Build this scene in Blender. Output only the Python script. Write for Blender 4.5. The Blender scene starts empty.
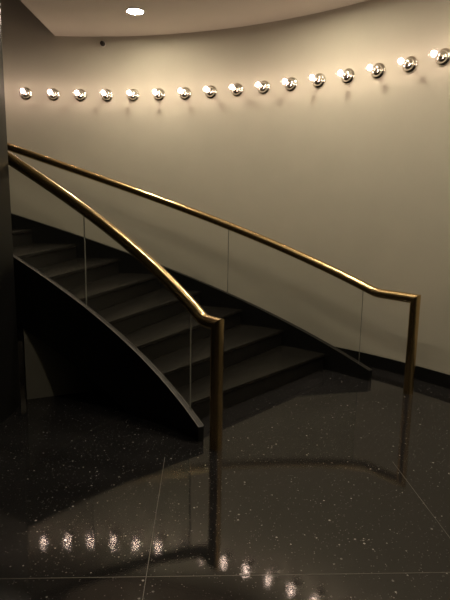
import bpy, bmesh, math
from mathutils import Vector, Matrix
from math import sin, cos, pi

scene = bpy.context.scene
COL = scene.collection

# ------------------------------------------------------------------ dimensions (metres)
CX, CY, WALL_R = -1.83927, 2.00817, 4.7476          # centre and radius of the curved wall
SX, SY = -1.87150, 1.93542                           # centre of the curved stair
R_IN, R_OUT = 2.3090, 4.3808                       # centre lines of the two stringers
A0, DA, RISE = 0.84569, 0.118247, 0.168243         # first riser angle, angle per step, rise
CEIL = 3.6466
TOP = 6.5
N_STEPS = 14
A_END = A0 + DA * N_STEPS
CAP = 0.1085                                        # stringer top above the nosing line
RAIL_H = 0.8710
RAIL_R = 0.044
POST_Z = 0.8630
LAMP_Z = 2.96854
LAMP_A0, LAMP_DA = 1.705021, -0.0695439
WELL_X = -2.1026                                   # edge of the ceiling over the stair well


def nosing(a):
    return RISE * (1 + (a - A0) / DA)


def sp(a, r, z=0.0):
    return Vector((SX + r * cos(a), SY + r * sin(a), z))


def wp(a, r, z=0.0):
    return Vector((CX + r * cos(a), CY + r * sin(a), z))


# ------------------------------------------------------------------ materials
def new_mat(name):
    m = bpy.data.materials.new(name)
    m.use_nodes = True
    nt = m.node_tree
    b = nt.nodes.get('Principled BSDF')
    return m, nt, b


def plain(name, col, rough=0.5, metal=0.0, spec=0.5, mottle=0.0, mscale=6.0, bump=0.0, bscale=60.0):
    m, nt, b = new_mat(name)
    b.inputs['Base Color'].default_value = (*col, 1)
    b.inputs['Roughness'].default_value = rough
    b.inputs['Metallic'].default_value = metal
    b.inputs['Specular IOR Level'].default_value = spec
    tc = nt.nodes.new('ShaderNodeTexCoord')
    if mottle > 0:
        n = nt.nodes.new('ShaderNodeTexNoise')
        n.inputs['Scale'].default_value = mscale
        n.inputs['Detail'].default_value = 5
        nt.links.new(tc.outputs['Object'], n.inputs['Vector'])
        r = nt.nodes.new('ShaderNodeMapRange')
        r.inputs['From Min'].default_value = 0.3
        r.inputs['From Max'].default_value = 0.7
        r.inputs['To Min'].default_value = 1 - mottle
        r.inputs['To Max'].default_value = 1 + mottle
        nt.links.new(n.outputs['Fac'], r.inputs['Value'])
        mx = nt.nodes.new('ShaderNodeVectorMath')
        mx.operation = 'SCALE'
        mx.inputs[0].default_value = col
        nt.links.new(r.outputs['Result'], mx.inputs['Scale'])
        nt.links.new(mx.outputs['Vector'], b.inputs['Base Color'])
    if bump > 0:
        n2 = nt.nodes.new('ShaderNodeTexNoise')
        n2.inputs['Scale'].default_value = bscale
        n2.inputs['Detail'].default_value = 3
        nt.links.new(tc.outputs['Object'], n2.inputs['Vector'])
        bp = nt.nodes.new('ShaderNodeBump')
        bp.inputs['Strength'].default_value = bump
        bp.inputs['Distance'].default_value = 0.01
        nt.links.new(n2.outputs['Fac'], bp.inputs['Height'])
        nt.links.new(bp.outputs['Normal'], b.inputs['Normal'])
    return m


def emitter(name, col, strength):
    m, nt, b = new_mat(name)
    b.inputs['Base Color'].default_value = (*col, 1)
    b.inputs['Emission Color'].default_value = (*col, 1)
    b.inputs['Emission Strength'].default_value = strength
    return m


def thin_glass(name, tint, ior=1.5, rough=0.0, haze=0.0):
    m, nt, b = new_mat(name)
    out = nt.nodes.get('Material Output')
    nt.nodes.remove(b)
    tr = nt.nodes.new('ShaderNodeBsdfTransparent')
    tr.inputs['Color'].default_value = (*tint, 1)
    gl = nt.nodes.new('ShaderNodeBsdfGlossy')
    gl.inputs['Roughness'].default_value = rough
    fr = nt.nodes.new('ShaderNodeFresnel')
    fr.inputs['IOR'].default_value = ior
    # the far faces of the sheet see the inverse index: keep one factor for both sides
    geo = nt.nodes.new('ShaderNodeNewGeometry')
    sub = nt.nodes.new('ShaderNodeMath')
    sub.operation = 'SUBTRACT'
    sub.inputs[0].default_value = 1.0
    nt.links.new(geo.outputs['Backfacing'], sub.inputs[1])
    mul = nt.nodes.new('ShaderNodeMath')
    mul.operation = 'MULTIPLY'
    nt.links.new(fr.outputs['Fac'], mul.inputs[0])
    nt.links.new(sub.outputs[0], mul.inputs[1])
    mix = nt.nodes.new('ShaderNodeMixShader')
    nt.links.new(mul.outputs[0], mix.inputs['Fac'])
    nt.links.new(tr.outputs[0], mix.inputs[1])
    nt.links.new(gl.outputs[0], mix.inputs[2])
    last = mix
    if haze > 0:
        tl = nt.nodes.new('ShaderNodeBsdfTranslucent')
        tl.inputs['Color'].default_value = (0.9, 0.88, 0.86, 1)
        last = nt.nodes.new('ShaderNodeMixShader')
        last.inputs['Fac'].default_value = haze
        nt.links.new(mix.outputs[0], last.inputs[1])
        nt.links.new(tl.outputs[0], last.inputs[2])
    nt.links.new(last.outputs[0], out.inputs['Surface'])
    return m


def terrazzo():
    m, nt, b = new_mat('polished black terrazzo')
    N, L = nt.nodes.new, nt.links.new
    tc = N('ShaderNodeTexCoord')

    def flecks(scale, size, keep):
        v = N('ShaderNodeTexVoronoi')
        v.inputs['Scale'].default_value = scale
        v.inputs['Randomness'].default_value = 1
        L(tc.outputs['Object'], v.inputs['Vector'])
        lt = N('ShaderNodeMath'); lt.operation = 'LESS_THAN'; lt.inputs[1].default_value = size
        L(v.outputs['Distance'], lt.inputs[0])
        sx = N('ShaderNodeSeparateColor')
        L(v.outputs['Color'], sx.inputs[0])
        gt = N('ShaderNodeMath'); gt.operation = 'GREATER_THAN'; gt.inputs[1].default_value = 1 - keep
        L(sx.outputs['Red'], gt.inputs[0])
        mu = N('ShaderNodeMath'); mu.operation = 'MULTIPLY'
        L(lt.outputs[0], mu.inputs[0]); L(gt.outputs[0], mu.inputs[1])
        m2 = N('ShaderNodeMath'); m2.operation = 'MULTIPLY'
        L(mu.outputs[0], m2.inputs[0]); L(sx.outputs['Green'], m2.inputs[1])
        return m2.outputs[0]
    f1 = flecks(38, 0.15, 0.18)
    f2 = flecks(85, 0.22, 0.30)
    f3 = flecks(21, 0.115, 0.25)
    ad = N('ShaderNodeMath'); ad.operation = 'MAXIMUM'
    h2 = N('ShaderNodeMath'); h2.operation = 'MULTIPLY'; h2.inputs[1].default_value = 0.42
    L(f2, h2.inputs[0]); L(f1, ad.inputs[0]); L(h2.outputs[0], ad.inputs[1])
    ad2 = N('ShaderNodeMath'); ad2.operation = 'MAXIMUM'
    L(ad.outputs[0], ad2.inputs[0]); L(f3, ad2.inputs[1])
    n = N('ShaderNodeTexNoise'); n.inputs['Scale'].default_value = 3.0; n.inputs['Detail'].default_value = 6
    L(tc.outputs['Object'], n.inputs['Vector'])
    cr = N('ShaderNodeValToRGB')
    cr.color_ramp.elements[0].position = 0.3
    cr.color_ramp.elements[0].color = (*FLOOR_A, 1)
    cr.color_ramp.elements[1].position = 0.7
    cr.color_ramp.elements[1].color = (*FLOOR_B, 1)
    L(n.outputs['Fac'], cr.inputs['Fac'])
    mx = N('ShaderNodeMix'); mx.data_type = 'RGBA'
    L(ad2.outputs[0], mx.inputs['Factor'])
    L(cr.outputs['Color'], mx.inputs['A'])
    mx.inputs['B'].default_value = (0.38, 0.36, 0.335, 1)
    L(mx.outputs['Result'], b.inputs['Base Color'])
    b.inputs['Roughness'].default_value = 0.045
    b.inputs['IOR'].default_value = 1.5
    # slight orange-peel of a machine polished floor
    w = N('ShaderNodeTexNoise'); w.inputs['Scale'].default_value = 110; w.inputs['Detail'].default_value = 2.0
    L(tc.outputs['Object'], w.inputs['Vector'])
    bp = N('ShaderNodeBump'); bp.inputs['Strength'].default_value = 0.012; bp.inputs['Distance'].default_value = 0.01
    L(w.outputs['Fac'], bp.inputs['Height'])
    L(bp.outputs['Normal'], b.inputs['Normal'])
    return m


FLOOR_A, FLOOR_B = (0.0125, 0.0119, 0.0122), (0.0175, 0.0167, 0.017)
LIGHT_COL = (1.0, 0.735, 0.60)
BULB_STRENGTH = 57.0

M = {}
M['wall'] = plain('taupe painted plaster', (0.42, 0.396, 0.325), 0.75, spec=0.25, mottle=0.03, mscale=2.5, bump=0.05, bscale=180)
M['ceil'] = plain('pale painted ceiling', (0.50, 0.465, 0.395), 0.8, spec=0.2, mottle=0.02, mscale=2)
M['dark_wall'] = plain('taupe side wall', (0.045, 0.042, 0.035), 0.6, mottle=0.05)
M['panel'] = plain('black lacquered panel', (0.008, 0.008, 0.008), 0.28, spec=0.2, mottle=0.1, mscale=3)
M['floor'] = terrazzo()
M['joint'] = plain('zinc divider strip', (0.10, 0.093, 0.08), 0.4, metal=0.4, mottle=0.15, mscale=30)
M['base'] = plain('black satin skirting', (0.006, 0.006, 0.006), 0.35, mottle=0.1)
M['steel'] = plain('black satin steel', (0.006, 0.006, 0.0058), 0.33, mottle=0.1, mscale=10)
M['riser'] = plain('black painted riser', (0.008, 0.0076, 0.0067), 0.4, spec=0.4, mottle=0.1, mscale=10)
M['tread'] = plain('dark charcoal tread', (0.0095, 0.0088, 0.0075), 0.27, spec=0.3, mottle=0.18, mscale=14, bump=0.05, bscale=220)
M['cap'] = plain('dark grey metal cap strip', (0.085, 0.082, 0.075), 0.4, metal=0.3, mottle=0.08, mscale=40)
M['brass'] = plain('polished aged brass', (0.62, 0.45, 0.225), 0.23, metal=1.0, mottle=0.06, mscale=18, bump=0.02, bscale=90)
M['spandrel'] = plain('dark taupe panel paint', (0.13, 0.124, 0.10), 0.7, mottle=0.05)
M['glass'] = thin_glass('clear sheet glass', (0.985, 0.988, 0.982))
M['glass_edge'] = plain('ground glass edge', (0.15, 0.152, 0.135), 0.3, mottle=0.05, mscale=30)
M['bulb'] = thin_glass('clear bulb glass', (0.985, 0.98, 0.97), ior=1.35, haze=0.022)
M['chrome'] = plain('polished chrome', (0.74, 0.70, 0.64), 0.2, metal=1.0, mottle=0.04, mscale=30)
M['filament'] = emitter('glowing filament', LIGHT_COL, BULB_STRENGTH)
M['lens'] = emitter('lit downlight lens', (1.0, 0.87, 0.65), 350.0)
M['lens_fill'] = emitter('weak fill downlight lens', (1.0, 0.87, 0.665), 140.0)  # weaker emission for the added inner downlights
M['trim'] = plain('white trim ring', (0.62, 0.60, 0.55), 0.4, mottle=0.03)
M['black_plastic'] = plain('black plastic', (0.012, 0.009, 0.007), 0.4, mottle=0.1)


# ------------------------------------------------------------------ builders
def link(name, me, mats, parent=None, smooth=None):
    o = bpy.data.objects.new(name, me)
    COL.objects.link(o)
    for m in (mats if isinstance(mats, (list, tuple)) else [mats]):
        me.materials.append(m)
    if parent is not None:
        o.parent = parent
    return o


def obj(name, bm, mats, parent=None, smooth=None, bevel=0.0):
    """One bmesh in world coordinates -> one object (under parent: made local to it)."""
    bmesh.ops.remove_doubles(bm, verts=bm.verts[:], dist=1e-6)
    bmesh.ops.recalc_face_normals(bm, faces=bm.faces[:])
    if bevel > 0:
        es = [e for e in bm.edges if len(e.link_faces) == 2 and e.calc_face_angle(0) > 0.9]
        bmesh.ops.bevel(bm, geom=es, offset=bevel, segments=2, affect='EDGES', profile=0.5)
    if parent is not None:
        root = parent
        off = Vector(root.location)
        while root.parent is not None:
            root = root.parent
            off += Vector(root.location)
        bmesh.ops.translate(bm, verts=bm.verts[:], vec=-off)
    if smooth is not None:
        for f in bm.faces:
            f.smooth = True
        for e in bm.edges:
            if len(e.link_faces) == 2:
                e.smooth = e.calc_face_angle(0) < smooth
    me = bpy.data.meshes.new(name)
    bm.to_mesh(me)
    bm.free()
    return link(name, me, mats, parent)


def tag(o, label, cat, group=None):
    o['label'] = label
    o['category'] = cat
    if group:
        o['group'] = group
    return o


def struct(o):
    o['kind'] = 'structure'
    return o


def empty(name, loc, rotz=0.0):
    o = bpy.data.objects.new(name, None)
    COL.objects.link(o)
    o.location = loc
    o.rotation_euler = (0, 0, rotz)
    o.empty_display_size = 0.1
    return o


def box(bm, x0, x1, y0, y1, z0, z1):
    vs = [bm.verts.new((x, y, z)) for z in (z0, z1) for x, y in ((x0, y0), (x1, y0), (x1, y1), (x0, y1))]
    for f in ((0, 3, 2, 1), (4, 5, 6, 7), (0, 1, 5, 4), (1, 2, 6, 5), (2, 3, 7, 6), (3, 0, 4, 7)):
        bm.faces.new([vs[i] for i in f])


def arc_solid(bm, P, r0, r1, a0, a1, zb, zt, n, end_mat=None):
    """A bar curved about P's centre: radii r0..r1, bottom zb(a), top zt(a)."""
    rings = []
    for i in range(n + 1):
        a = a0 + (a1 - a0) * i / n
        b, t = zb(a), zt(a)
        rings.append([bm.verts.new(P(a, r0, b)), bm.verts.new(P(a, r1, b)), bm.verts.new(P(a, r1, t)), bm.verts.new(P(a, r0, t))])
    for i in range(n):
        A, B = rings[i], rings[i + 1]
        for k in range(4):
            f = bm.faces.new((A[k], A[(k + 1) % 4], B[(k + 1) % 4], B[k]))
            if end_mat is not None and k == 2:
                f.material_index = end_mat
    for R in (rings[0], rings[-1]):
        f = bm.faces.new(R)
        if end_mat is not None:
            f.material_index = end_mat


def prism(bm, pts, z0, z1):
    lo = [bm.verts.new((x, y, z0)) for x, y in pts]
    hi = [bm.verts.new((x, y, z1)) for x, y in pts]
    bm.faces.new(lo)
    bm.faces.new(hi)
    n = len(pts)
    for i in range(n):
        bm.faces.new((lo[i], lo[(i + 1) % n], hi[(i + 1) % n], hi[i]))


def tube(bm, path, rad, seg=24, end_planes=(None, None)):
    """Sweep a round tube along path; an end plane normal cuts that end on a mitre."""
    n = len(path)
    rings = []
    for i, p in enumerate(path):
        t0 = (path[i] - path[i - 1]).normalized() if i > 0 else None
        t1 = (path[i + 1] - path[i]).normalized() if i < n - 1 else None
        t = ((t0 or t1) + (t1 or t0)).normalized()
        ref = Vector((0, 0, 1)) if abs(t.z) < 0.9 else Vector((1, 0, 0))
        u = t.cross(ref).normalized()
        v = u.cross(t).normalized()
        pl = end_planes[0] if i == 0 else end_planes[1] if i == n - 1 else None
        ring = []
        for k in range(seg):
            q = 2 * pi * k / seg
            d = (u * cos(q) + v * sin(q)) * rad
            if pl is not None:
                d = d - t * (d.dot(pl) / t.dot(pl))
            ring.append(bm.verts.new(p + d))
        rings.append(ring)
    for i in range(n - 1):
        for k in range(seg):
            bm.faces.new((rings[i][k], rings[i][(k + 1) % seg], rings[i + 1][(k + 1) % seg], rings[i + 1][k]))
    bm.faces.new(rings[0])
    bm.faces.new(rings[-1])


def lathe(bm, prof, seg=28, axis='y'):
    """Revolve (distance along -y from the wall, radius) about the y axis; or (z, radius) about z."""
    rings = []
    for h, r in prof:
        if r < 1e-6:
            rings.append([bm.verts.new((0, -h, 0) if axis == 'y' else (0, 0, h))])
            continue
        ring = []
        for k in range(seg):
            q = 2 * pi * k / seg
            ring.append(bm.verts.new((r * cos(q), -h, r * sin(q)) if axis == 'y' else (r * cos(q), r * sin(q), h)))
        rings.append(ring)
    for A, B in zip(rings[:-1], rings[1:]):
        for k in range(seg):
            a, b = A[k % len(A)], A[(k + 1) % len(A)]
            c, d = B[(k + 1) % len(B)], B[k % len(B)]
            vs = []
            for v in (a, b, c, d):
                if v not in vs:
                    vs.append(v)
            if len(vs) > 2:
                bm.faces.new(vs)


# ------------------------------------------------------------------ the setting
ARC0, ARC1 = -0.40, pi + 0.40
XR = wp(ARC0, WALL_R).x
XL = wp(ARC1, WALL_R).x
YJ = wp(ARC0, WALL_R).y
YF = -4.0

bm = bmesh.new(); box(bm, XL - 0.3, XR + 0.5, YF - 0.2, CY + WALL_R + 0.3, -0.15, 0.0)
struct(obj('floor', bm, M['floor']))

bm = bmesh.new(); arc_solid(bm, wp, WALL_R, WALL_R + 0.18, ARC0, ARC1, lambda a: 0.0, lambda a: TOP, 160)
struct(obj('wall_back', bm, M['wall'], smooth=0.5))

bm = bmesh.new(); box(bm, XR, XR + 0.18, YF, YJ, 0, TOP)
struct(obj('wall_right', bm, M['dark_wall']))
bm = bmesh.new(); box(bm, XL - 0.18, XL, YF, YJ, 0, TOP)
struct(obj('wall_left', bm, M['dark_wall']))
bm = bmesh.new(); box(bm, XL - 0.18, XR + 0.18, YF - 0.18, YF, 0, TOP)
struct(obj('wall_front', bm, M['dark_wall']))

bm = bmesh.new(); arc_solid(bm, wp, WALL_R - 0.014, WALL_R, ARC0, ARC1, lambda a: 0.0, lambda a: 0.132 - 0.0, 160)
struct(obj('baseboard_back', bm, M['base'], smooth=0.5))

# ceiling slab: ends in a straight edge over the stair well
a_edge = math.acos((WELL_X - CX) / WALL_R)
pts = [(WELL_X, YF)] + [(XR, YF)]
for i in range(61):
    a = ARC0 + (a_edge - ARC0) * i / 60
    q = wp(a, WALL_R)
    pts.append((q.x, q.y))
bm = bmesh.new(); prism(bm, pts, CEIL, CEIL + 0.32)
struct(obj('ceiling', bm, M['ceil']))
bm = bmesh.new(); box(bm, XL - 0.2, XR + 0.4, YF - 0.2, CY + WALL_R + 0.2, TOP, TOP + 0.1)
struct(obj('ceiling_upper', bm, M['ceil']))

# black lacquered core that the stair winds around: flat face to the right, half round behind
CORE_R, CORE_X = 2.155, -1.662
half = math.acos((CORE_X - SX) / CORE_R)
pts = []
for i in range(49):
    a = half + (2 * pi - 2 * half) * i / 48
    pts.append((SX + CORE_R * cos(a), SY + CORE_R * sin(a)))
bm = bmesh.new(); prism(bm, pts, 0, TOP)
struct(obj('wall_core', bm, M['panel'], bevel=0.0))

# wall closing the space under the stair
bm = bmesh.new()
p0, p1 = Vector((-1.66, 4.205, 0)), Vector((-0.80, 4.615, 0))
back = Vector((-0.05, 0.10, 0))
rows = []
for i in range(9):
    p = p0.lerp(p1, i / 8)
    q = p + back
    h = []
    for w in (p, q):
        a = math.atan2(w.y - SY, w.x - SX)
        h.append(max(0.02, nosing(a) - 0.450))
    rows.append([bm.verts.new(p), bm.verts.new(q), bm.verts.new((q.x, q.y, h[1])), bm.verts.new((p.x, p.y, h[0]))])
for A, B in zip(rows[:-1], rows[1:]):
    for k in range(4):
        bm.faces.new((A[k], A[(k + 1) % 4], B[(k + 1) % 4], B[k]))
bm.faces.new(rows[0]); bm.faces.new(rows[-1])
SPAN = bm

# divider strips between the terrazzo fields
TH = math.radians(2.5)


def strip(name, c, d, n, half_len, w=0.0017):
    bm = bmesh.new()
    c = Vector((*c, 0)); d = Vector((*d, 0)); n = Vector((*n, 0))
    vs = []
    for z in (0.0, 0.0006):
        for s, t in ((-1, -1), (1, -1), (1, 1), (-1, 1)):
            vs.append(bm.verts.new(c + d * (s * half_len) + n * (t * w) + Vector((0, 0, z))))
    for f in ((0, 3, 2, 1), (4, 5, 6, 7), (0, 1, 5, 4), (1, 2, 6, 5), (2, 3, 7, 6), (3, 0, 4, 7)):
        bm.faces.new([vs[i] for i in f])
    return struct(obj(name, bm, M['joint']))


dx, dy = (cos(TH), sin(TH)), (-sin(TH), cos(TH))
strip('trim_1', (0.3, 2.095), dx, dy, 1.93)
strip('trim_2', (-0.293, 1.25), dy, dx, 1.95, 0.0014)
strip('trim_3', (1.20, 1.17), dy, dx, 2.02, 0.0016)

# ------------------------------------------------------------------ staircase
ROOT = sp(A0, (R_IN + R_OUT) / 2, 0)
stair = tag(empty('staircase', ROOT), 'black curved staircase with charcoal treads winding up to the left along the wall', 'staircase')
IN0, OUT0 = R_IN + 0.0135, R_OUT - 0.0115
for k in range(1, N_STEPS + 1):
    a = A0 + DA * (k - 1)
    z = RISE * k
    bm = bmesh.new()
    arc_solid(bm, sp, IN0, OUT0, a - 0.004, a + DA - (0.0005 if k < N_STEPS else 0), lambda q: z - 0.032, lambda q: z, 8)
    obj('tread', bm, M['tread'], stair, bevel=0.0035)
    bm = bmesh.new()
    arc_solid(bm, sp, IN0, OUT0, a, a + 0.006, lambda q: z - RISE + (0 if k > 1 else 0), lambda q: z - 0.0325, 2)
    obj('riser', bm, M['riser'], stair)

obj('spandrel_panel', SPAN, M['spandrel'], stair)['label'] = 'dark painted panel closing the space under the stair'
A_TOE = 0.726
for r, ro in ((R_IN, -0.012), (R_OUT, 0.014)):
    bm = bmesh.new()
    arc_solid(bm, sp, r + ro - 0.024, r + ro + 0.024, A_TOE, A_END, lambda q: max(0.0, nosing(q) - 0.450), lambda q: nosing(q) + CAP - 0.004, 110)
    s = obj('stringer', bm, M['steel'], stair, smooth=0.5)
    for side in (-1, 1):
        bm = bmesh.new()
        ra, rb = (r + ro - 0.025, min(r + ro - 0.0165, r - 0.0075)) if side < 0 else (max(r + ro + 0.0165, r + 0.0075), r + ro + 0.025)
        arc_solid(bm, sp, ra, rb, A_TOE, A_END, lambda q: nosing(q) + CAP - 0.004, lambda q: nosing(q) + CAP, 110)
        c = obj('cap_strip', bm, M['cap'], s, smooth=0.5)
        c['label'] = 'grey metal cap strip along the stringer top'
a_s = A0 + DA * (0.450 / RISE - 1)
bm = bmesh.new()
arc_solid(bm, sp, IN0, OUT0, a_s, A_END, lambda q: max(0.001, nosing(q) - 0.432), lambda q: nosing(q) - 0.395, 60)
obj('soffit', bm, M['steel'], stair, smooth=0.5)


# ------------------------------------------------------------------ balustrades
def balustrade(r, a_post, panels, label):
    base = sp(a_post, r, 0)
    t = tag(empty('balustrade', base), label, 'balustrade', 'brass railed glass balustrades of the stair')
    a_b = A0 + DA * ((POST_Z - RAIL_H) / RISE - 1)
    path = []
    n = 70
    for i in range(n + 1):
        a = A_END + (a_b + 0.012 - A_END) * i / n
        path.append(sp(a, r, nosing(a) + RAIL_H))
    for s in (0.004, -0.004, -0.012):
        a = a_b + s
        f = (0.012 - s) / 0.024
        path.append(sp(a, r, POST_Z + (nosing(a_b + 0.012) + RAIL_H - POST_Z) * (1 - f) ** 2))
    m = 6
    for i in range(1, m + 1):
        a = a_b - 0.012 + (a_post - a_b + 0.012) * i / m
        path.append(sp(a, r, POST_Z))
    td = (path[-1] - path[-2]).normalized()
    mit = (td - Vector((0, 0, 1))).normalized()       # mitre plane between the rail and the post
    bm = bmesh.new()
    tube(bm, path, RAIL_R, 28, (None, mit))
    obj('handrail', bm, M['brass'], t, smooth=0.6)
    # weld collar where the sloping rail turns level
    top = path[-1]
    bm = bmesh.new()
    pp = [Vector((top.x, top.y, z)) for z in (0.0, POST_Z * 0.5, POST_Z)]
    tube(bm, pp, RAIL_R, 28, (None, mit))
    obj('post', bm, M['brass'], t, smooth=0.6)
    for a0, a1 in panels:
        bm = bmesh.new()
        arc_solid(bm, sp, r - 0.006, r + 0.006, a0, a1, lambda q: nosing(q) + CAP - 0.0025, lambda q: nosing(q) + RAIL_H - RAIL_R * 0.8, 40, end_mat=1)
        obj('glass_panel', bm, [M['glass'], M['glass_edge']], t, smooth=0.5)
    return t


balustrade(R_IN, 0.660, [(0.784, 1.2335), (1.235, 1.682), (1.6835, 2.13), (2.1315, A_END)],
           'curved brass handrail and glass on the near inner stringer, its post in the foreground')
balustrade(R_OUT, 0.630, [(0.755, 1.1221), (1.1229, 1.85), (1.8508, A_END)],
           'far outer brass handrail and glass beside the curved wall, its post at right')

# ------------------------------------------------------------------ wall lights
FIL = 0.168                                        # filament distance from the wall


def make_light():
    root = empty('wall_light', (0, 0, 0))
    bm = bmesh.new()
    prof = [(0.0, 0.0), (0.0, 0.075), (0.010, 0.076)]
    prof += [(0.013, 0.0755), (0.020, 0.068), (0.024, 0.058), (0.027, 0.054)]
    for i in range(1, 10):
        q = pi / 2 * i / 9
        prof.append((0.029 + 0.027 * sin(q), 0.019 + 0.033 * cos(q)))
    prof.append((0.056, 0.0))
    lathe(bm, prof, 36)
    obj('canopy', bm, M['chrome'], root, smooth=0.7)
    bm = bmesh.new()
    lathe(bm, [(0.056, 0.0), (0.056, 0.0185), (0.098, 0.0185), (0.101, 0.016), (0.101, 0.0)], 24)
    obj('socket', bm, M['chrome'], root, smooth=0.6)
    bm = bmesh.new()
    gc, gr = FIL - 0.002, 0.048
    prof = [(0.101, 0.0), (0.101, 0.0135), (0.112, 0.0150), (0.120, 0.0185)]
    for i in range(3, 18):
        q = pi * i / 18
        prof.append((gc - gr * cos(q), gr * sin(q)))
    prof.append((gc + gr, 0.0))
    prof = [p for i, p in enumerate(prof) if i < 4 or p[0] > 0.124]
    lathe(bm, prof, 28)
    b = obj('bulb', bm, M['bulb'], root, smooth=0.8)
    b['label'] = 'clear glass globe bulb, lit'
    bm = bmesh.new()
    bmesh.ops.create_uvsphere(bm, u_segments=12, v_segments=8, radius=0.024)
    bmesh.ops.translate(bm, verts=bm.verts[:], vec=(0, -FIL, 0))
    obj('filament', bm, M['filament'], b, smooth=1.0)
    return root


def copy_tree(o, parent=None):
    c = o.copy()
    COL.objects.link(c)
    if parent is not None:
        c.parent = parent
    for ch in list(o.children):
        copy_tree(ch, c)
    return c


WHICH = ['leftmost of the row', 'second from the left in the row',
         'third from the left in the row', 'fourth from left, below the sensor',
         'fifth from left, below the downlight', 'sixth from the left in the row',
         'seventh from the left in the row', 'eighth from the left in the row',
         'eighth from the right in the row', 'seventh from the right in the row',
         'sixth from the right in the row', 'fifth from the right in the row',
         'fourth from the right in the row', 'third from the right in the row',
         'second from the right in the row', 'rightmost in the photo']
proto = make_light()
for i, w in enumerate(WHICH):
    o = proto if i == 0 else copy_tree(proto)
    a = LAMP_A0 + LAMP_DA * i
    o.location = wp(a, WALL_R, LAMP_Z)
    o.rotation_euler = (0, 0, a - pi / 2)
    tag(o, 'lit clear globe bulb on chrome wall base, ' + w, 'wall light', 'row of globe bulb wall lights')

for i in [-6, -5, -4, -3, -2, -1] + list(range(16, 28)):       # unseen continuation of the row, added to brighten the lower wall
    o = copy_tree(proto)
    a = LAMP_A0 + LAMP_DA * i
    o.location = wp(a, WALL_R, LAMP_Z)
    o.rotation_euler = (0, 0, a - pi / 2)
    side = 'hidden behind the black wall at left' if i < 0 else 'past the right edge of the photo'
    tag(o, 'unseen globe bulb wall light added to the row, ' + side, 'wall light', 'added wall lights ' + side)

# ------------------------------------------------------------------ downlights and sensor
def make_downlight():
    d = empty('downlight', (0, 0, 0))
    bm = bmesh.new()
    lathe(bm, [(0.0, 0.098), (-0.006, 0.100), (-0.010, 0.094), (-0.008, 0.084), (0.0, 0.082)], 36, 'z')
    obj('trim_ring', bm, M['trim'], d, smooth=0.8)
    bm = bmesh.new()
    lathe(bm, [(-0.001, 0.0), (-0.001, 0.082), (-0.005, 0.080), (-0.007, 0.0)], 36, 'z')
    obj('lens', bm, M['lens'], d, smooth=0.8)
    return d


dl = make_downlight()
dl.location = (-0.990, 5.90, CEIL)
tag(dl, 'round bright recessed downlight in the ceiling at upper left', 'ceiling light')
for a, r in ((0.88, 3.95), (0.42, 3.95), (-0.04, 3.95), (0.98, 2.35), (0.30, 2.3)):  # unseen fill downlights, added because the lower wall stayed too dark
    o = copy_tree(dl)
    o.location = wp(a, r, CEIL)
    if r < 3:
        for ch in o.children:
            if ch.name.startswith('lens'):
                ch.data = ch.data.copy()
                ch.data.materials[0] = M['lens_fill']
    tag(o, 'unseen recessed downlight added as fill above the top edge of the photo', 'ceiling light', 'added fill downlights out of the photo')

a_sens = 1.5046
s = tag(empty('wall_sensor', wp(a_sens, WALL_R, 3.5625)), 'small dark sensor high on the wall just under the ceiling', 'sensor')
bm = bmesh.new(); lathe(bm, [(0, 0), (0, 0.036), (0.006, 0.036), (0.008, 0.0)], 20)
o1 = obj('backplate', bm, M['trim'], None, smooth=0.6)
bm = bmesh.new(); lathe(bm, [(0.008, 0), (0.008, 0.030), (0.03, 0.029), (0.052, 0.022), (0.06, 0.0)], 20)
o2 = obj('sensor_head', bm, M['black_plastic'], None, smooth=0.6)
for o in (o1, o2):
    o.parent = s
s.rotation_euler = (0, 0, a_sens - pi / 2)

# ------------------------------------------------------------------ world and camera
w = bpy.data.worlds.new('World')
scene.world = w
w.use_nodes = True
w.node_tree.nodes['Background'].inputs['Color'].default_value = (0, 0, 0, 1)
w.node_tree.nodes['Background'].inputs['Strength'].default_value = 0.0

F, PITCH, ROLL, EYE = 522.231, 0.1694731, 0.0159837, 1.6
cam = bpy.data.cameras.new('camera')
co = bpy.data.objects.new('camera', cam)
COL.objects.link(co)
cam.sensor_fit = 'VERTICAL'
cam.sensor_height = 36.0
cam.sensor_width = 27.0
cam.lens = F / 600 * 36.0
fw = Vector((0, cos(PITCH), -sin(PITCH)))
up0 = Vector((0, sin(PITCH), cos(PITCH)))
rt0 = Vector((1, 0, 0))
rt = rt0 * cos(ROLL) + up0 * sin(ROLL)
up = -rt0 * sin(ROLL) + up0 * cos(ROLL)
mat = Matrix((rt, up, -fw)).transposed().to_4x4()
mat.translation = Vector((0, 0, EYE))
co.matrix_world = mat
scene.camera = co

scene.view_settings.view_transform = 'Standard'
scene.view_settings.look = 'None'
scene.view_settings.exposure = 0.0
scene.view_settings.gamma = 1.0
scene.view_settings.use_curve_mapping = False
scene.cycles.use_denoising = True
scene.cycles.max_bounces = 10
scene.cycles.transparent_max_bounces = 16
scene.cycles.sample_clamp_indirect = 8.0
